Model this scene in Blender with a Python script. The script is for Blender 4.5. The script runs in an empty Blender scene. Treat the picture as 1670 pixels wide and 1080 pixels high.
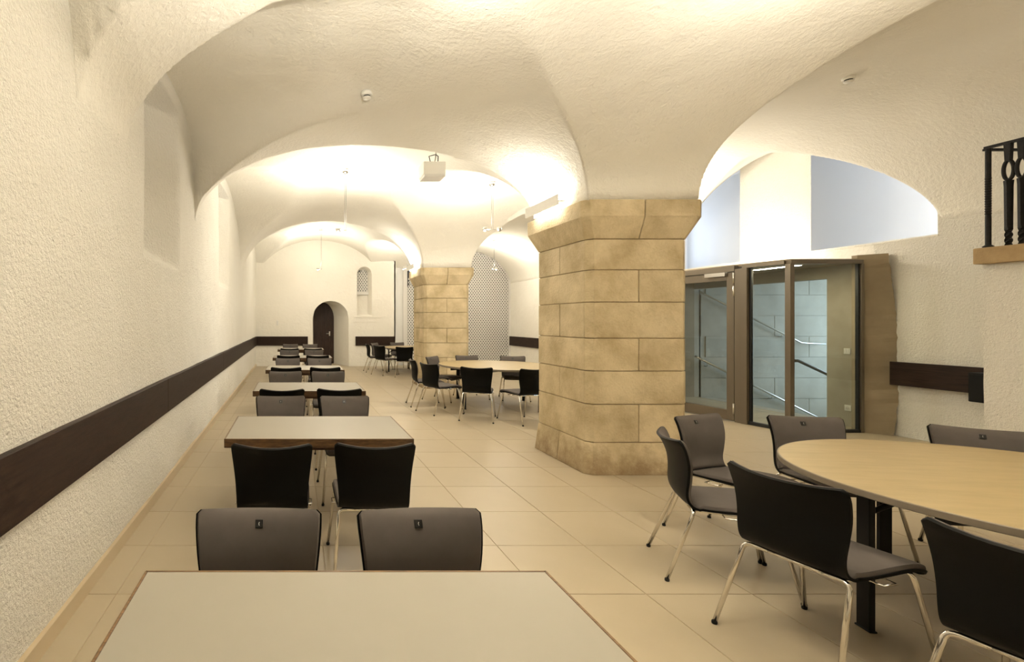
import bpy, bmesh, math, random
import numpy as np
from mathutils import Vector, Matrix, noise
random.seed(7)
S = bpy.context.scene
COL = S.collection

# ------------------------------------------------------------------ camera, world, light, exposure
W_PX, H_PX = 1670, 1080
F_PX, VPX, VPY, EYE = 800.0, 481.0, 523.0, 1.55
cd = bpy.data.cameras.new('camera'); cam = bpy.data.objects.new('camera', cd); COL.objects.link(cam)
cam.location = (0, 0, EYE); cam.rotation_euler = (math.pi/2, 0, 0)
cd.sensor_width = 36; cd.lens = F_PX/W_PX*36
cd.shift_x = (W_PX/2-VPX)/W_PX; cd.shift_y = -(H_PX/2-VPY)/W_PX
cd.clip_start = 0.05; cd.clip_end = 100
S.camera = cam
S.view_settings.view_transform = 'Standard'; S.view_settings.look = 'None'
S.view_settings.gamma = 1; S.view_settings.use_curve_mapping = False
S.view_settings.exposure = 1.06
S.cycles.max_bounces = 8; S.cycles.diffuse_bounces = 4; S.cycles.adaptive_threshold = .03; S.cycles.sample_clamp_indirect = 8
wd = bpy.data.worlds.new('world'); S.world = wd; wd.use_nodes = True
wd.node_tree.nodes['Background'].inputs[0].default_value = (.75, .85, 1, 1)
wd.node_tree.nodes['Background'].inputs[1].default_value = .3
WARM = (1, .925, .785); AMBER = (1, .78, .47); COOL = (.62, .80, 1)
P_PEND, P_ROUND, P_BAR, P_BARDOWN, P_BOX, P_STAIR, P_ALC, P_BOXIN = 46, 48, 11, 1.3, 8, 80, 80, 7

def area(name, loc, rot, sx, sy, power, color, shape='RECTANGLE', parent=None, spread=math.pi):
    d = bpy.data.lights.new(name, 'AREA'); d.shape = shape; d.size = sx
    if shape in ('RECTANGLE', 'ELLIPSE'): d.size_y = sy
    d.energy = power; d.color = color; d.spread = spread
    o = bpy.data.objects.new(name, d); COL.objects.link(o)
    o.location = loc; o.rotation_euler = rot
    if parent: o.parent = parent
    return o
UP = (math.pi, 0, 0)
# daylight reaching the stair hall and the alcove from windows round the corner, plus an added fill lamp
area('stair_daylight', (12.3, 8.7, 1.3), (0, math.pi/2, 0), 2.0, 2.0, P_STAIR, COOL)
area('alcove_daylight', (8.65, 3.4, 3.45), (math.pi/2, 0, 0), .95, 1.5, P_ALC, (.74, .84, 1))
area('alcove_fill_far', (8.60, 11.45, 3.45), (-math.pi/2, 0, 0), .70, 1.4, P_ALC*.055, (.74, .84, 1))  # added lamp, hidden by the near column, brightens the alcove's left recess

# ------------------------------------------------------------------ helpers
class MB:
    def __init__(s): s.v = []; s.f = []; s.m = []; s.sm = []
    def add(s, vs, fs, mi=0, smooth=False):
        b = len(s.v); s.v += [tuple(p) for p in vs]
        for f in fs: s.f.append(tuple(i+b for i in f)); s.m.append(mi); s.sm.append(smooth)
    def box(s, x0, x1, y0, y1, z0, z1, mi=0):
        s.add([(x0,y0,z0),(x1,y0,z0),(x1,y1,z0),(x0,y1,z0),(x0,y0,z1),(x1,y0,z1),(x1,y1,z1),(x0,y1,z1)],
              [(0,3,2,1),(4,5,6,7),(0,1,5,4),(1,2,6,5),(2,3,7,6),(3,0,4,7)], mi)
    def prism(s, pts, z0, z1, mi=0, top=None):
        n = len(pts); top = top or pts
        s.add([(x,y,z0) for x,y in pts]+[(x,y,z1) for x,y in top],
              [tuple(range(n-1,-1,-1)), tuple(range(n,2*n))]+[(i,(i+1)%n,n+(i+1)%n,n+i) for i in range(n)], mi)
    def loft(s, rings, mi=0, closed=True, caps=False, smooth=False):
        n = len(rings[0]); vs = [p for r in rings for p in r]; fs = []
        for k in range(len(rings)-1):
            for i in range(n if closed else n-1):
                j = (i+1) % n
                fs.append((k*n+i, k*n+j, (k+1)*n+j, (k+1)*n+i))
        if caps: fs.append(tuple(range(n-1,-1,-1))); fs.append(tuple((len(rings)-1)*n+i for i in range(n)))
        s.add(vs, fs, mi, smooth)
    def tube(s, pts, r, seg=10, mi=0, caps=True):
        pts = [Vector(p) for p in pts]; rings = []; up = None
        for i, p in enumerate(pts):
            t = (pts[min(i+1,len(pts)-1)]-pts[max(i-1,0)]).normalized()
            if up is None: up = Vector((0,0,1)) if abs(t.z) < .9 else Vector((1,0,0))
            a = t.cross(up).normalized(); b = a.cross(t).normalized(); up = b
            rr = r[i] if isinstance(r, (list, tuple)) else r
            rings.append([p+(a*math.cos(q)+b*math.sin(q))*rr for q in [2*math.pi*k/seg for k in range(seg)]])
        s.loft(rings, mi, True, caps, True)
    def lathe(s, prof, seg=24, c=(0,0,0), mi=0, smooth=True):
        rings = [[(c[0]+r*math.cos(2*math.pi*k/seg), c[1]+r*math.sin(2*math.pi*k/seg), c[2]+z) for k in range(seg)] for r, z in prof]
        s.loft(rings, mi, True, True, smooth)
    def mesh(s, name, mats, bevel=0, bseg=2):
        me = bpy.data.meshes.new(name); me.from_pydata(s.v, [], s.f)
        for m in (mats if isinstance(mats, (list, tuple)) else [mats]): me.materials.append(m)
        me.polygons.foreach_set('material_index', s.m); me.polygons.foreach_set('use_smooth', s.sm)
        bm = bmesh.new(); bm.from_mesh(me)
        bmesh.ops.recalc_face_normals(bm, faces=bm.faces)
        if bevel:
            es = [e for e in bm.edges if len(e.link_faces) == 2 and e.calc_face_angle(0) > .5]
            bmesh.ops.bevel(bm, geom=es, offset=bevel, segments=bseg, affect='EDGES', profile=.6)
        bm.to_mesh(me); bm.free()
        return me
    def build(s, name, mats, parent=None, bevel=0, bseg=2):
        return link(name, s.mesh(name, mats, bevel, bseg), parent)
def link(name, me, parent=None):
    o = bpy.data.objects.new(name, me); COL.objects.link(o)
    if parent is not None: o.parent = parent
    return o
def empty(name, loc=(0,0,0), rz=0):
    o = bpy.data.objects.new(name, None); COL.objects.link(o); o.location = loc; o.rotation_euler = (0,0,rz)
    o.empty_display_size = .1
    return o
def tag(o, label=None, cat=None, group=None, kind=None):
    if label: o['label'] = label
    if cat: o['category'] = cat
    if group: o['group'] = group
    if kind: o['kind'] = kind
    return o
def bx(name, mat, parent, x0, x1, y0, y1, z0, z1, bevel=0):
    m = MB(); m.box(x0,x1,y0,y1,z0,z1); return m.build(name, mat, parent, bevel)
KIDS = {}
def copy_tree(o, parent=None):
    c = o.copy(); COL.objects.link(c); c.parent = parent
    for ch in o.children: copy_tree(ch, c)
    return c
def np_mesh(name, V, F, mat, smooth=True):
    me = bpy.data.meshes.new(name)
    me.vertices.add(len(V)); me.vertices.foreach_set('co', np.asarray(V, dtype=np.float32).ravel())
    F = np.asarray(F, dtype=np.int32)
    me.loops.add(F.size); me.loops.foreach_set('vertex_index', F.ravel())
    me.polygons.add(len(F)); me.polygons.foreach_set('loop_start', np.arange(0, F.size, 4, dtype=np.int32))
    me.polygons.foreach_set('use_smooth', np.full(len(F), smooth))
    me.materials.append(mat); me.update(calc_edges=True); me.validate()
    return me

# ------------------------------------------------------------------ materials
def new_mat(name):
    m = bpy.data.materials.new(name); m.use_nodes = True
    nt = m.node_tree; return m, nt, nt.nodes['Principled BSDF']
def N(nt, t, **kw):
    n = nt.nodes.new(t)
    for k, v in kw.items():
        if k.startswith('i_'): n.inputs[k[2:].replace('_', ' ')].default_value = v
        else: setattr(n, k, v)
    return n
def plain(name, col, rough=.5, metal=0, spec=None, coat=0):
    m, nt, p = new_mat(name)
    p.inputs['Base Color'].default_value = (*col, 1); p.inputs['Roughness'].default_value = rough
    p.inputs['Metallic'].default_value = metal
    if spec is not None: p.inputs['Specular IOR Level'].default_value = spec
    if coat: p.inputs['Coat Weight'].default_value = coat
    return m
def noisy(name, c1, c2, scale=4, rough=.7, bump=0, bscale=40, detail=6, stretch=(1,1,1), spec=.3, dist=.02, coords='Object', rnd=0, lo=.3, hi=.7, metal=0):
    m, nt, p = new_mat(name); L = nt.links
    tc = N(nt, 'ShaderNodeTexCoord'); mp = N(nt, 'ShaderNodeMapping'); mp.inputs['Scale'].default_value = stretch
    L.new(tc.outputs[coords], mp.inputs[0])
    no = N(nt, 'ShaderNodeTexNoise', i_Scale=scale, i_Detail=detail, i_Roughness=.6); L.new(mp.outputs[0], no.inputs['Vector'])
    cr = N(nt, 'ShaderNodeValToRGB'); e = cr.color_ramp.elements
    e[0].position = lo; e[1].position = hi; e[0].color = (*c1, 1); e[1].color = (*c2, 1)
    L.new(no.outputs['Fac'], cr.inputs[0]); out = cr.outputs[0]
    if rnd:
        oi = N(nt, 'ShaderNodeObjectInfo'); hs = N(nt, 'ShaderNodeHueSaturation')
        mr = N(nt, 'ShaderNodeMapRange'); mr.inputs['To Min'].default_value = 1-rnd; mr.inputs['To Max'].default_value = 1+rnd
        L.new(oi.outputs['Random'], mr.inputs[0]); L.new(mr.outputs[0], hs.inputs['Value']); L.new(out, hs.inputs['Color']); out = hs.outputs[0]
    L.new(out, p.inputs['Base Color'])
    p.inputs['Roughness'].default_value = rough; p.inputs['Specular IOR Level'].default_value = spec; p.inputs['Metallic'].default_value = metal
    if bump:
        nb = N(nt, 'ShaderNodeTexNoise', i_Scale=bscale, i_Detail=5, i_Roughness=.6); L.new(mp.outputs[0], nb.inputs['Vector'])
        bn = N(nt, 'ShaderNodeBump'); bn.inputs['Strength'].default_value = bump; bn.inputs['Distance'].default_value = dist
        L.new(nb.outputs['Fac'], bn.inputs['Height']); L.new(bn.outputs[0], p.inputs['Normal'])
    return m
def plaster(name, col, col2, big, fine, fscale, pits=.5):
    m, nt, p = new_mat(name); L = nt.links
    tc = N(nt, 'ShaderNodeTexCoord')
    n0 = N(nt, 'ShaderNodeTexNoise', i_Scale=.8, i_Detail=5); L.new(tc.outputs['Object'], n0.inputs['Vector'])
    cr = N(nt, 'ShaderNodeValToRGB'); e = cr.color_ramp.elements; e[0].position = .35; e[1].position = .65
    e[0].color = (*col2, 1); e[1].color = (*col, 1); L.new(n0.outputs['Fac'], cr.inputs[0])
    # trowelled relief, warped so that it breaks up into short ridges
    n1 = N(nt, 'ShaderNodeTexNoise', i_Scale=fscale, i_Detail=4, i_Roughness=.7, i_Distortion=.25); L.new(tc.outputs['Object'], n1.inputs['Vector'])
    n2 = N(nt, 'ShaderNodeTexNoise', i_Scale=5, i_Detail=3); L.new(tc.outputs['Object'], n2.inputs['Vector'])
    vo = N(nt, 'ShaderNodeTexVoronoi', i_Scale=9.0); L.new(tc.outputs['Object'], vo.inputs['Vector'])
    pr = N(nt, 'ShaderNodeMapRange'); pr.inputs['From Min'].default_value = .02; pr.inputs['From Max'].default_value = .09
    L.new(vo.outputs['Distance'], pr.inputs[0])
    b1 = N(nt, 'ShaderNodeBump'); b1.inputs['Strength'].default_value = big; b1.inputs['Distance'].default_value = .06; L.new(n2.outputs['Fac'], b1.inputs['Height'])
    b2 = N(nt, 'ShaderNodeBump'); b2.inputs['Strength'].default_value = fine; b2.inputs['Distance'].default_value = .035
    L.new(n1.outputs['Fac'], b2.inputs['Height']); L.new(b1.outputs[0], b2.inputs['Normal'])
    b3 = N(nt, 'ShaderNodeBump'); b3.inputs['Strength'].default_value = pits; b3.inputs['Distance'].default_value = .02
    L.new(pr.outputs[0], b3.inputs['Height']); L.new(b2.outputs[0], b3.inputs['Normal']); L.new(b3.outputs[0], p.inputs['Normal'])
    L.new(cr.outputs[0], p.inputs['Base Color']); p.inputs['Roughness'].default_value = .9; p.inputs['Specular IOR Level'].default_value = .15
    return m
PAINT = (.86, .83, .755); PAINT2 = (.83, .795, .715)
M = {}
M['plaster_wall'] = plaster('rough_plaster', PAINT, PAINT2, .3, .75, 42)
M['plaster_vault'] = plaster('vault_plaster', PAINT, PAINT2, .16, .40, 22, .3)
M['plaster_back'] = plaster('fine_plaster', PAINT, PAINT2, .25, .30, 14, .1)
M['white_wall'] = plain('white_wall', (.80, .80, .79), .9)
def stone_mat(name):
    m, nt, p = new_mat(name); L = nt.links
    tc = N(nt, 'ShaderNodeTexCoord')
    n1 = N(nt, 'ShaderNodeTexNoise', i_Scale=2.2, i_Detail=6, i_Roughness=.62); L.new(tc.outputs['Object'], n1.inputs['Vector'])
    cr = N(nt, 'ShaderNodeValToRGB'); e = cr.color_ramp.elements; e[0].position = .36; e[1].position = .62
    e[0].color = (.43, .34, .20, 1); e[1].color = (.65, .54, .355, 1); L.new(n1.outputs['Fac'], cr.inputs[0])
    # damp dirt near the foot, with ragged outline
    sx = N(nt, 'ShaderNodeSeparateXYZ'); L.new(tc.outputs['Object'], sx.inputs[0])
    n2 = N(nt, 'ShaderNodeTexNoise', i_Scale=6.0, i_Detail=7, i_Roughness=.7); L.new(tc.outputs['Object'], n2.inputs['Vector'])
    ma = N(nt, 'ShaderNodeMath', operation='MULTIPLY_ADD'); ma.inputs[1].default_value = .9; L.new(n2.outputs['Fac'], ma.inputs[0])
    sub = N(nt, 'ShaderNodeMath', operation='MULTIPLY'); sub.inputs[1].default_value = -1.0; L.new(sx.outputs['Z'], sub.inputs[0]); L.new(sub.outputs[0], ma.inputs[2])
    mr = N(nt, 'ShaderNodeMapRange'); mr.inputs['From Min'].default_value = .16; mr.inputs['From Max'].default_value = .5; mr.inputs['To Max'].default_value = .75
    L.new(ma.outputs[0], mr.inputs[0])
    mx = N(nt, 'ShaderNodeMix', data_type='RGBA'); mx.inputs[7].default_value = (.22, .14, .07, 1)
    L.new(mr.outputs[0], mx.inputs[0]); L.new(cr.outputs[0], mx.inputs[6])
    oi = N(nt, 'ShaderNodeObjectInfo'); hs = N(nt, 'ShaderNodeHueSaturation')
    m2 = N(nt, 'ShaderNodeMapRange'); m2.inputs['To Min'].default_value = .92; m2.inputs['To Max'].default_value = 1.08
    L.new(oi.outputs['Random'], m2.inputs[0]); L.new(m2.outputs[0], hs.inputs['Value']); L.new(mx.outputs[2], hs.inputs['Color'])
    L.new(hs.outputs[0], p.inputs['Base Color'])
    n3 = N(nt, 'ShaderNodeTexNoise', i_Scale=45, i_Detail=6); L.new(tc.outputs['Object'], n3.inputs['Vector'])
    b = N(nt, 'ShaderNodeBump'); b.inputs['Strength'].default_value = .5; b.inputs['Distance'].default_value = .015
    L.new(n3.outputs['Fac'], b.inputs['Height']); L.new(b.outputs[0], p.inputs['Normal'])
    p.inputs['Roughness'].default_value = .85; p.inputs['Specular IOR Level'].default_value = .2
    return m
M['stone'] = stone_mat('sandstone')
M['mortar'] = noisy('mortar', (.30, .23, .13), (.40, .31, .19), 8, .9, .3, 60)
M['tile'] = noisy('floor_tile', (.415, .346, .24), (.45, .377, .266), 1.3, .40, .02, 60, spec=.25, rnd=.02, coords='Object')
M['grout'] = plain('grout', (.44, .355, .23), .8)
M['skirting'] = noisy('skirting_tile', (.50, .40, .26), (.54, .44, .30), 2, .45)
M['laminate'] = noisy('grey_laminate', (.305, .277, .226), (.32, .29, .236), 2, .5, spec=.22)
M['edge_wood'] = noisy('dark_edge_wood', (.035, .018, .008), (.13, .07, .03), 14, .4, .1, 60, stretch=(1, 6, 6))
M['edge_top'] = noisy('edge_wood_pale', (.10, .055, .022), (.24, .14, .06), 14, .4, .1, 60, stretch=(1, 6, 6))  # lighter wood tones for the top face of the edge band
M['birch'] = noisy('birch_table_top', (.33, .248, .118), (.395, .30, .152), 3.5, .38, .03, 40, stretch=(1, 5, 1), spec=.35)
M['rim'] = plain('table_rim', (.20, .165, .12), .45)
M['board'] = noisy('dark_stained_board', (.014, .007, .0045), (.036, .019, .012), 5, .5, .2, 50, stretch=(6, 1, 10), spec=.2)
M['door'] = noisy('dark_door_wood', (.020, .010, .006), (.05, .025, .015), 5, .45, .15, 40, stretch=(8, 8, 1))
M['shell'] = plain('black_shell', (.0035, .0035, .003), .5, spec=.12)
M['fabric'] = noisy('grey_fabric', (.090, .077, .068), (.108, .092, .083), 6, .8, .12, 400, dist=.002, spec=.2)
M['chrome'] = plain('chrome', (.80, .77, .72), .12, 1)
M['rubber'] = plain('black_rubber', (.008, .0075, .007), .6, spec=.2)
M['plate'] = plain('black_plate', (.006, .006, .006), .3)
M['mark'] = plain('pale_mark', (.65, .63, .58), .5)
M['steel_black'] = plain('black_steel', (.008, .0075, .007), .45, spec=.22)
M['iron'] = noisy('wrought_iron', (.004, .004, .004), (.014, .012, .011), 20, .55, .25, 60)
M['bronze'] = plain('bronze_frame', (.165, .135, .095), .42, .35)
M['bronze_dark'] = plain('dark_gasket', (.010, .012, .012), .5)
M['steel'] = plain('brushed_steel', (.62, .60, .56), .28, 1)
M['white_metal'] = plain('white_metal', (.72, .70, .66), .5)
M['cable'] = plain('cable_grey', (.05, .048, .045), .7, spec=.1)
M['white_plastic'] = plain('white_plastic', (.78, .76, .70), .4)
M['sandcap'] = noisy('sandstone_sill', (.34, .235, .12), (.48, .35, .19), 5, .85, .3, 50)
M['hole'] = plain('cavity_shade', (.10, .10, .10), .9)  # dark grey standing in for the shade behind perforated sheets
def concrete_mat(name, c1, c2):
    m, nt, p = new_mat(name); L = nt.links
    tc = N(nt, 'ShaderNodeTexCoord')
    n1 = N(nt, 'ShaderNodeTexNoise', i_Scale=1.6, i_Detail=8, i_Roughness=.6); L.new(tc.outputs['Object'], n1.inputs['Vector'])
    cr = N(nt, 'ShaderNodeValToRGB'); e = cr.color_ramp.elements; e[0].position = .3; e[1].position = .7
    e[0].color = (*c1, 1); e[1].color = (*c2, 1); L.new(n1.outputs['Fac'], cr.inputs[0]); L.new(cr.outputs[0], p.inputs['Base Color'])
    b = N(nt, 'ShaderNodeBump'); b.inputs['Strength'].default_value = .2; b.inputs['Distance'].default_value = .01
    L.new(n1.outputs['Fac'], b.inputs['Height']); L.new(b.outputs[0], p.inputs['Normal']); p.inputs['Roughness'].default_value = .75
    return m
M['concrete'] = concrete_mat('board_concrete', (.33, .295, .225), (.45, .41, .33))
M['concrete_warm'] = concrete_mat('warm_concrete', (.25, .195, .12), (.35, .28, .18))
def glass_mat():
    m = bpy.data.materials.new('clear_glass'); m.use_nodes = True; nt = m.node_tree; nt.nodes.clear(); L = nt.links
    o = N(nt, 'ShaderNodeOutputMaterial'); mx = N(nt, 'ShaderNodeMixShader')
    t = N(nt, 'ShaderNodeBsdfTransparent'); t.inputs[0].default_value = (.90, .94, .93, 1)
    g = N(nt, 'ShaderNodeBsdfGlossy'); g.inputs['Roughness'].default_value = .01
    fr = N(nt, 'ShaderNodeFresnel'); fr.inputs[0].default_value = 1.5
    ge = N(nt, 'ShaderNodeNewGeometry'); iv = N(nt, 'ShaderNodeMath', operation='SUBTRACT'); iv.inputs[0].default_value = 1; L.new(ge.outputs['Backfacing'], iv.inputs[1])
    mu = N(nt, 'ShaderNodeMath', operation='MULTIPLY'); L.new(fr.outputs[0], mu.inputs[0]); L.new(iv.outputs[0], mu.inputs[1])
    L.new(mu.outputs[0], mx.inputs[0]); L.new(t.outputs[0], mx.inputs[1]); L.new(g.outputs[0], mx.inputs[2]); L.new(mx.outputs[0], o.inputs[0])
    return m
M['glass'] = glass_mat()
def emit(name, col, s):
    m = bpy.data.materials.new(name); m.use_nodes = True; p = m.node_tree.nodes['Principled BSDF']
    p.inputs['Base Color'].default_value = (.8,.8,.8,1); p.inputs['Emission Color'].default_value = (*col, 1); p.inputs['Emission Strength'].default_value = s
    return m
M['lamp'] = emit('lit_lamp', (1, .93, .8), 12)
M['tube'] = emit('lit_tube', (1, .95, .85), 18)

# ------------------------------------------------------------------ the room
YMIN, YB, YBA = -2.6, 16.7, 17.0        # wall behind the viewer, back wall of the hall, back of the right aisle
ZS = 2.75                                # springing of the vaults
def xw(y): return -1.175-.0095*y         # left wall, slightly out of square
XC0, XC1 = 2.90, 4.00                    # arcade strip between nave and aisle
XR, XRF, YSTEP = 8.10, 7.45, 10.3        # right wall, near and far part

def ceiling_height(X, Y):
    Z = np.full(X.shape, ZS)
    def bulge(t, n=2.0): return np.power(np.clip(1-np.abs(t)**n, 0, 1), 1/n)
    # nave barrel, its crown stepping up bay by bay behind each transverse arch
    def ramp(y, a, l): q = np.clip((y-a)/l, 0, 1); return np.sqrt(1-(1-q)**2)
    b = .93+.34*ramp(Y, 5.97, 1.1)+.26*ramp(Y, 12.24, 1.1)
    XL = -1.175-.0095*Y; c = (XL+XC0)/2; a = (XC0-XL)/2
    t = (X-c)/a; nave = np.where(np.abs(t) < 1, ZS+b*bulge(t), -9)
    Z = np.maximum(Z, nave)
    # lunettes over the left wall
    d = X-XL
    dd = np.clip(d, 0, 9)
    for y0, y1, h, k, xf, sh0, sh1, n in ((-2.2, 2.68, 1.15, .06, .2, 0, -.15, 2.6), (3.52, 6.04, 1.10, .02, .45, -.50, -.50, 3.2), (6.16, 11.6, 1.30, .06, .45, 0, 0, 2.2), (12.5, 16.95, 1.4, .06, .45, 0, 0, 2.2)):
        q0 = y0+sh0*np.minimum(dd, 1.05); q1 = y1+sh1*dd
        tt = (Y-(q0+q1)/2)/np.maximum((q1-q0)/2, .05)
        hh = h-k*dd-.75*np.clip(X-xf, 0, 9)**2
        Lz = np.where((np.abs(tt) < 1) & (X < 2.4), ZS+.05+np.clip(hh, -1, 3)*bulge(tt, n), ZS-.3)
        ks = .005+.30*np.clip((X+.55)/1.1, 0, 1)**1.5          # the groin softens towards the crown
        hb = np.clip(.5+.5*(Lz-Z)/ks, 0, 1); Z = Z*(1-hb)+Lz*hb+ks*hb*(1-hb)
    # cross vaults between the columns
    for k, tilt in ((-1, .12), (0, .12), (1, .03), (2, .03)):
        y0, y1 = -.30+6.25*k, 4.85+6.25*k
        tt = (Y-(y0+y1)/2)/((y1-y0)/2)
        Z = np.maximum(Z, np.where((np.abs(tt) < 1) & (X > .2) & (X < 6.2), ZS+1.2*bulge(tt, 2.1)+tilt*(X-3.46)*np.clip(bulge(tt)*3, 0, 1), -9))
    # right aisle barrel
    near = Y < YSTEP
    t = np.where(near, (X-6.05)/2.05, (X-5.725)/1.725); r = np.where(near, 1.5, 1.25)
    Z = np.maximum(Z, np.where(np.abs(t) < 1, ZS+r*bulge(t), -9))
    # lunette opening over the glazed entrance
    yc = 7.6+.75*(X-7.1); tt = (Y-yc)/np.maximum(yc-6.15, .3)
    Z = np.maximum(Z, np.where((np.abs(tt) < 1) & (X > 6.5), ZS+(1.36+.31*(X-7.1))*bulge(tt, 1.65), -9))
    return Z
def build_ceiling():
    ds = .035
    def fine(lo, hi, zones):
        out = [lo]
        while out[-1] < hi:
            st = ds
            for a, b, f in zones:
                if a-.02 <= out[-1] <= b: st = min(st, f)
            out.append(out[-1]+st)
        return np.array(out)
    xs = fine(-1.62, 8.15, [(-1.40, -1.0, .014), (2.62, 2.92, .012), (3.98, 4.45, .010), (7.85, 8.12, .012)])
    ys = fine(YMIN-.1, YBA+.1, [(3.0, 3.6, .02), (4.5, 4.87, .014), (5.94, 6.2, .02), (6.14, 6.5, .016), (10.9, 11.12, .016)])
    X, Y = np.meshgrid(xs, ys)
    Z = ceiling_height(X, Y)
    zn = np.array([noise.noise((x*.9, y*.9, 0))*.018+noise.noise((x*3.1, y*3.1, 5))*.007 for x, y in zip(X.ravel(), Y.ravel())]).reshape(X.shape)
    Z = Z+zn
    ny, nx = X.shape; idx = np.arange(nx*ny).reshape(ny, nx)
    F = np.stack([idx[:-1,:-1], idx[1:,:-1], idx[1:,1:], idx[:-1,1:]], -1).reshape(-1, 4)
    me = np_mesh('ceiling', np.stack([X, Y, Z], -1).reshape(-1, 3), F, M['plaster_vault'])
    o = link('ceiling', me); return tag(o, 'white plastered groin vaults of the hall', kind='structure')
ceiling = build_ceiling()
def ceil_z(x, y): return float(ceiling_height(np.array([[x]]), np.array([[y]]))[0,0])

def build_left_wall():
    ny = sorted(set([round(v, 3) for v in np.arange(YMIN, YBA+.05, .06)]+[3.93, 3.95, 4.7, 5.2, 8.05, 8.07, 8.85, 9.4]))
    nz = sorted(set([round(v, 3) for v in np.arange(0, 4.5, .06)]+[2.08, 3.70, 3.72, 2.14, 3.85, 3.87, 4.5]))
    V = []; F = []
    def depth(y, z):
        for a, b, c, z0, z1 in ((3.94, 4.7, 5.2, 2.08, 3.71), (8.06, 8.85, 9.4, 2.14, 3.86)):
            if a < y < c and z0 < z < z1:
                d = .34 if y <= b else .34*(c-y)/(c-b)
                return min(d, (z-z0)*1.5)
        return 0
    for y in ny:
        for z in nz:
            V.append((xw(y)-depth(y, z)+noise.noise((y*.8, z*.8, 3))*.014+noise.noise((y*3, z*3, 9))*.006, y, z))
    n = len(nz)
    for i in range(len(ny)-1):
        for j in range(n-1): F.append((i*n+j, (i+1)*n+j, (i+1)*n+j+1, i*n+j+1))
    return tag(link('wall_left', np_mesh('wall_left', V, F, M['plaster_wall'])), 'rough white plaster wall with window niches', kind='structure')
build_left_wall()

m = MB()
for i in range(40):
    y0 = YMIN+(YB-YMIN)*i/40; y1 = YMIN+(YB-YMIN)*(i+1)/40
    a = [(xw(y0)-.02, y0, 0), (xw(y0)+.032, y0, 0), (xw(y0)+.024, y0, .078), (xw(y0)-.02, y0, .084)]
    b = [(xw(y1)-.02, y1, 0), (xw(y1)+.032, y1, 0), (xw(y1)+.024, y1, .078), (xw(y1)-.02, y1, .084)]
    m.loft([a, b])
tag(m.build('baseboard_left', M['skirting']), 'tan tile skirting along the left wall', kind='structure')

# back wall of the nave, with doorway and blind window cut out of it slice by slice
DX0, DX1, DSP = .60, 1.83, 1.62          # doorway front edge
NX0, NX1, NZ0, NSP = 2.11, 2.62, 1.72, 3.12
def arch_z(x, x0, x1, sp, rise): t = (x-(x0+x1)/2)/((x1-x0)/2); return sp+rise*math.sqrt(max(0, 1-t*t))
def arch_pts(x0, x1, sp, rise, y, z0=0, n=18):
    pts = [(x0, y, z0)]
    for k in range(n+1):
        q = math.pi*(1-k/n); pts.append(((x0+x1)/2+(x1-x0)/2*math.cos(q), y, sp+rise*math.sin(q)))
    return pts+[(x1, y, z0)]
m = MB()
xs = [-1.5]+list(np.linspace(DX0, DX1, 25))+list(np.linspace(NX0, NX1, 17))+[3.42]
def quad(x0, za0, zb0, x1, za1, zb1, y=YB): m.add([(x0,y,za0),(x1,y,za1),(x1,y,zb1),(x0,y,zb0)], [(0,1,2,3)])
for x0, x1 in zip(xs, xs[1:]):
    c = (x0+x1)/2
    if DX0 < c < DX1: quad(x0, arch_z(x0,DX0,DX1,DSP,.60), 4.6, x1, arch_z(x1,DX0,DX1,DSP,.60), 4.6)
    elif NX0 < c < NX1:
        quad(x0, 0, NZ0, x1, 0, NZ0); quad(x0, arch_z(x0,NX0,NX1,NSP,.27), 4.6, x1, arch_z(x1,NX0,NX1,NSP,.27), 4.6)
    else: quad(x0, 0, 4.6, x1, 0, 4.6)
m.loft([arch_pts(DX0,DX1,DSP,.60,YB), arch_pts(.66,1.40,1.60,.60,17.72)], closed=False, smooth=True)      # splayed door reveal
nf = arch_pts(NX0,NX1,NSP,.27,YB,NZ0); nb = arch_pts(NX0+.03,NX1-.10,NSP-.02,.22,YB+.30,NZ0+.06)
m.loft([nf, nb], closed=True); 
m.add(nb, [tuple(range(len(nb)))])
m.box(3.38, 3.42, YB, YBA+.1, 0, 4.6)
m.box(NX0-.12, NX1+.28, YB-.018, YB+.02, 1.655, 1.70); m.box(NX0-.12, NX1+.2, YB-.015, YB+.02, 1.50, 1.53)
tag(m.build('wall_back', M['plaster_back']), 'white back wall with door arch and blind window', kind='structure')
m = MB(); m.box(-1.5, DX0, YB-.02, YB+.05, 0, .09); m.box(DX1, 3.42, YB-.02, YB+.05, 0, .09)
tag(m.build('baseboard_back', M['plaster_back']), 'low white plinth along the back wall', kind='structure')
# wall behind the aisle screen, right walls, wall behind the viewer
m = MB(); m.box(3.40, 7.6, YBA+.28, YBA+.34, 0, 4.3); m.box(3.40, 3.74, YBA, YBA+.06, 0, 4.3)
tag(m.build('wall_back_aisle', M['white_wall']), 'wall behind the perforated screen', kind='structure')
m = MB(); m.box(-1.6, 8.2, YMIN-.1, YMIN, 0, 4.6)
tag(m.build('wall_front', M['plaster_back']), 'plain wall behind the viewer', kind='structure')

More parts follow.
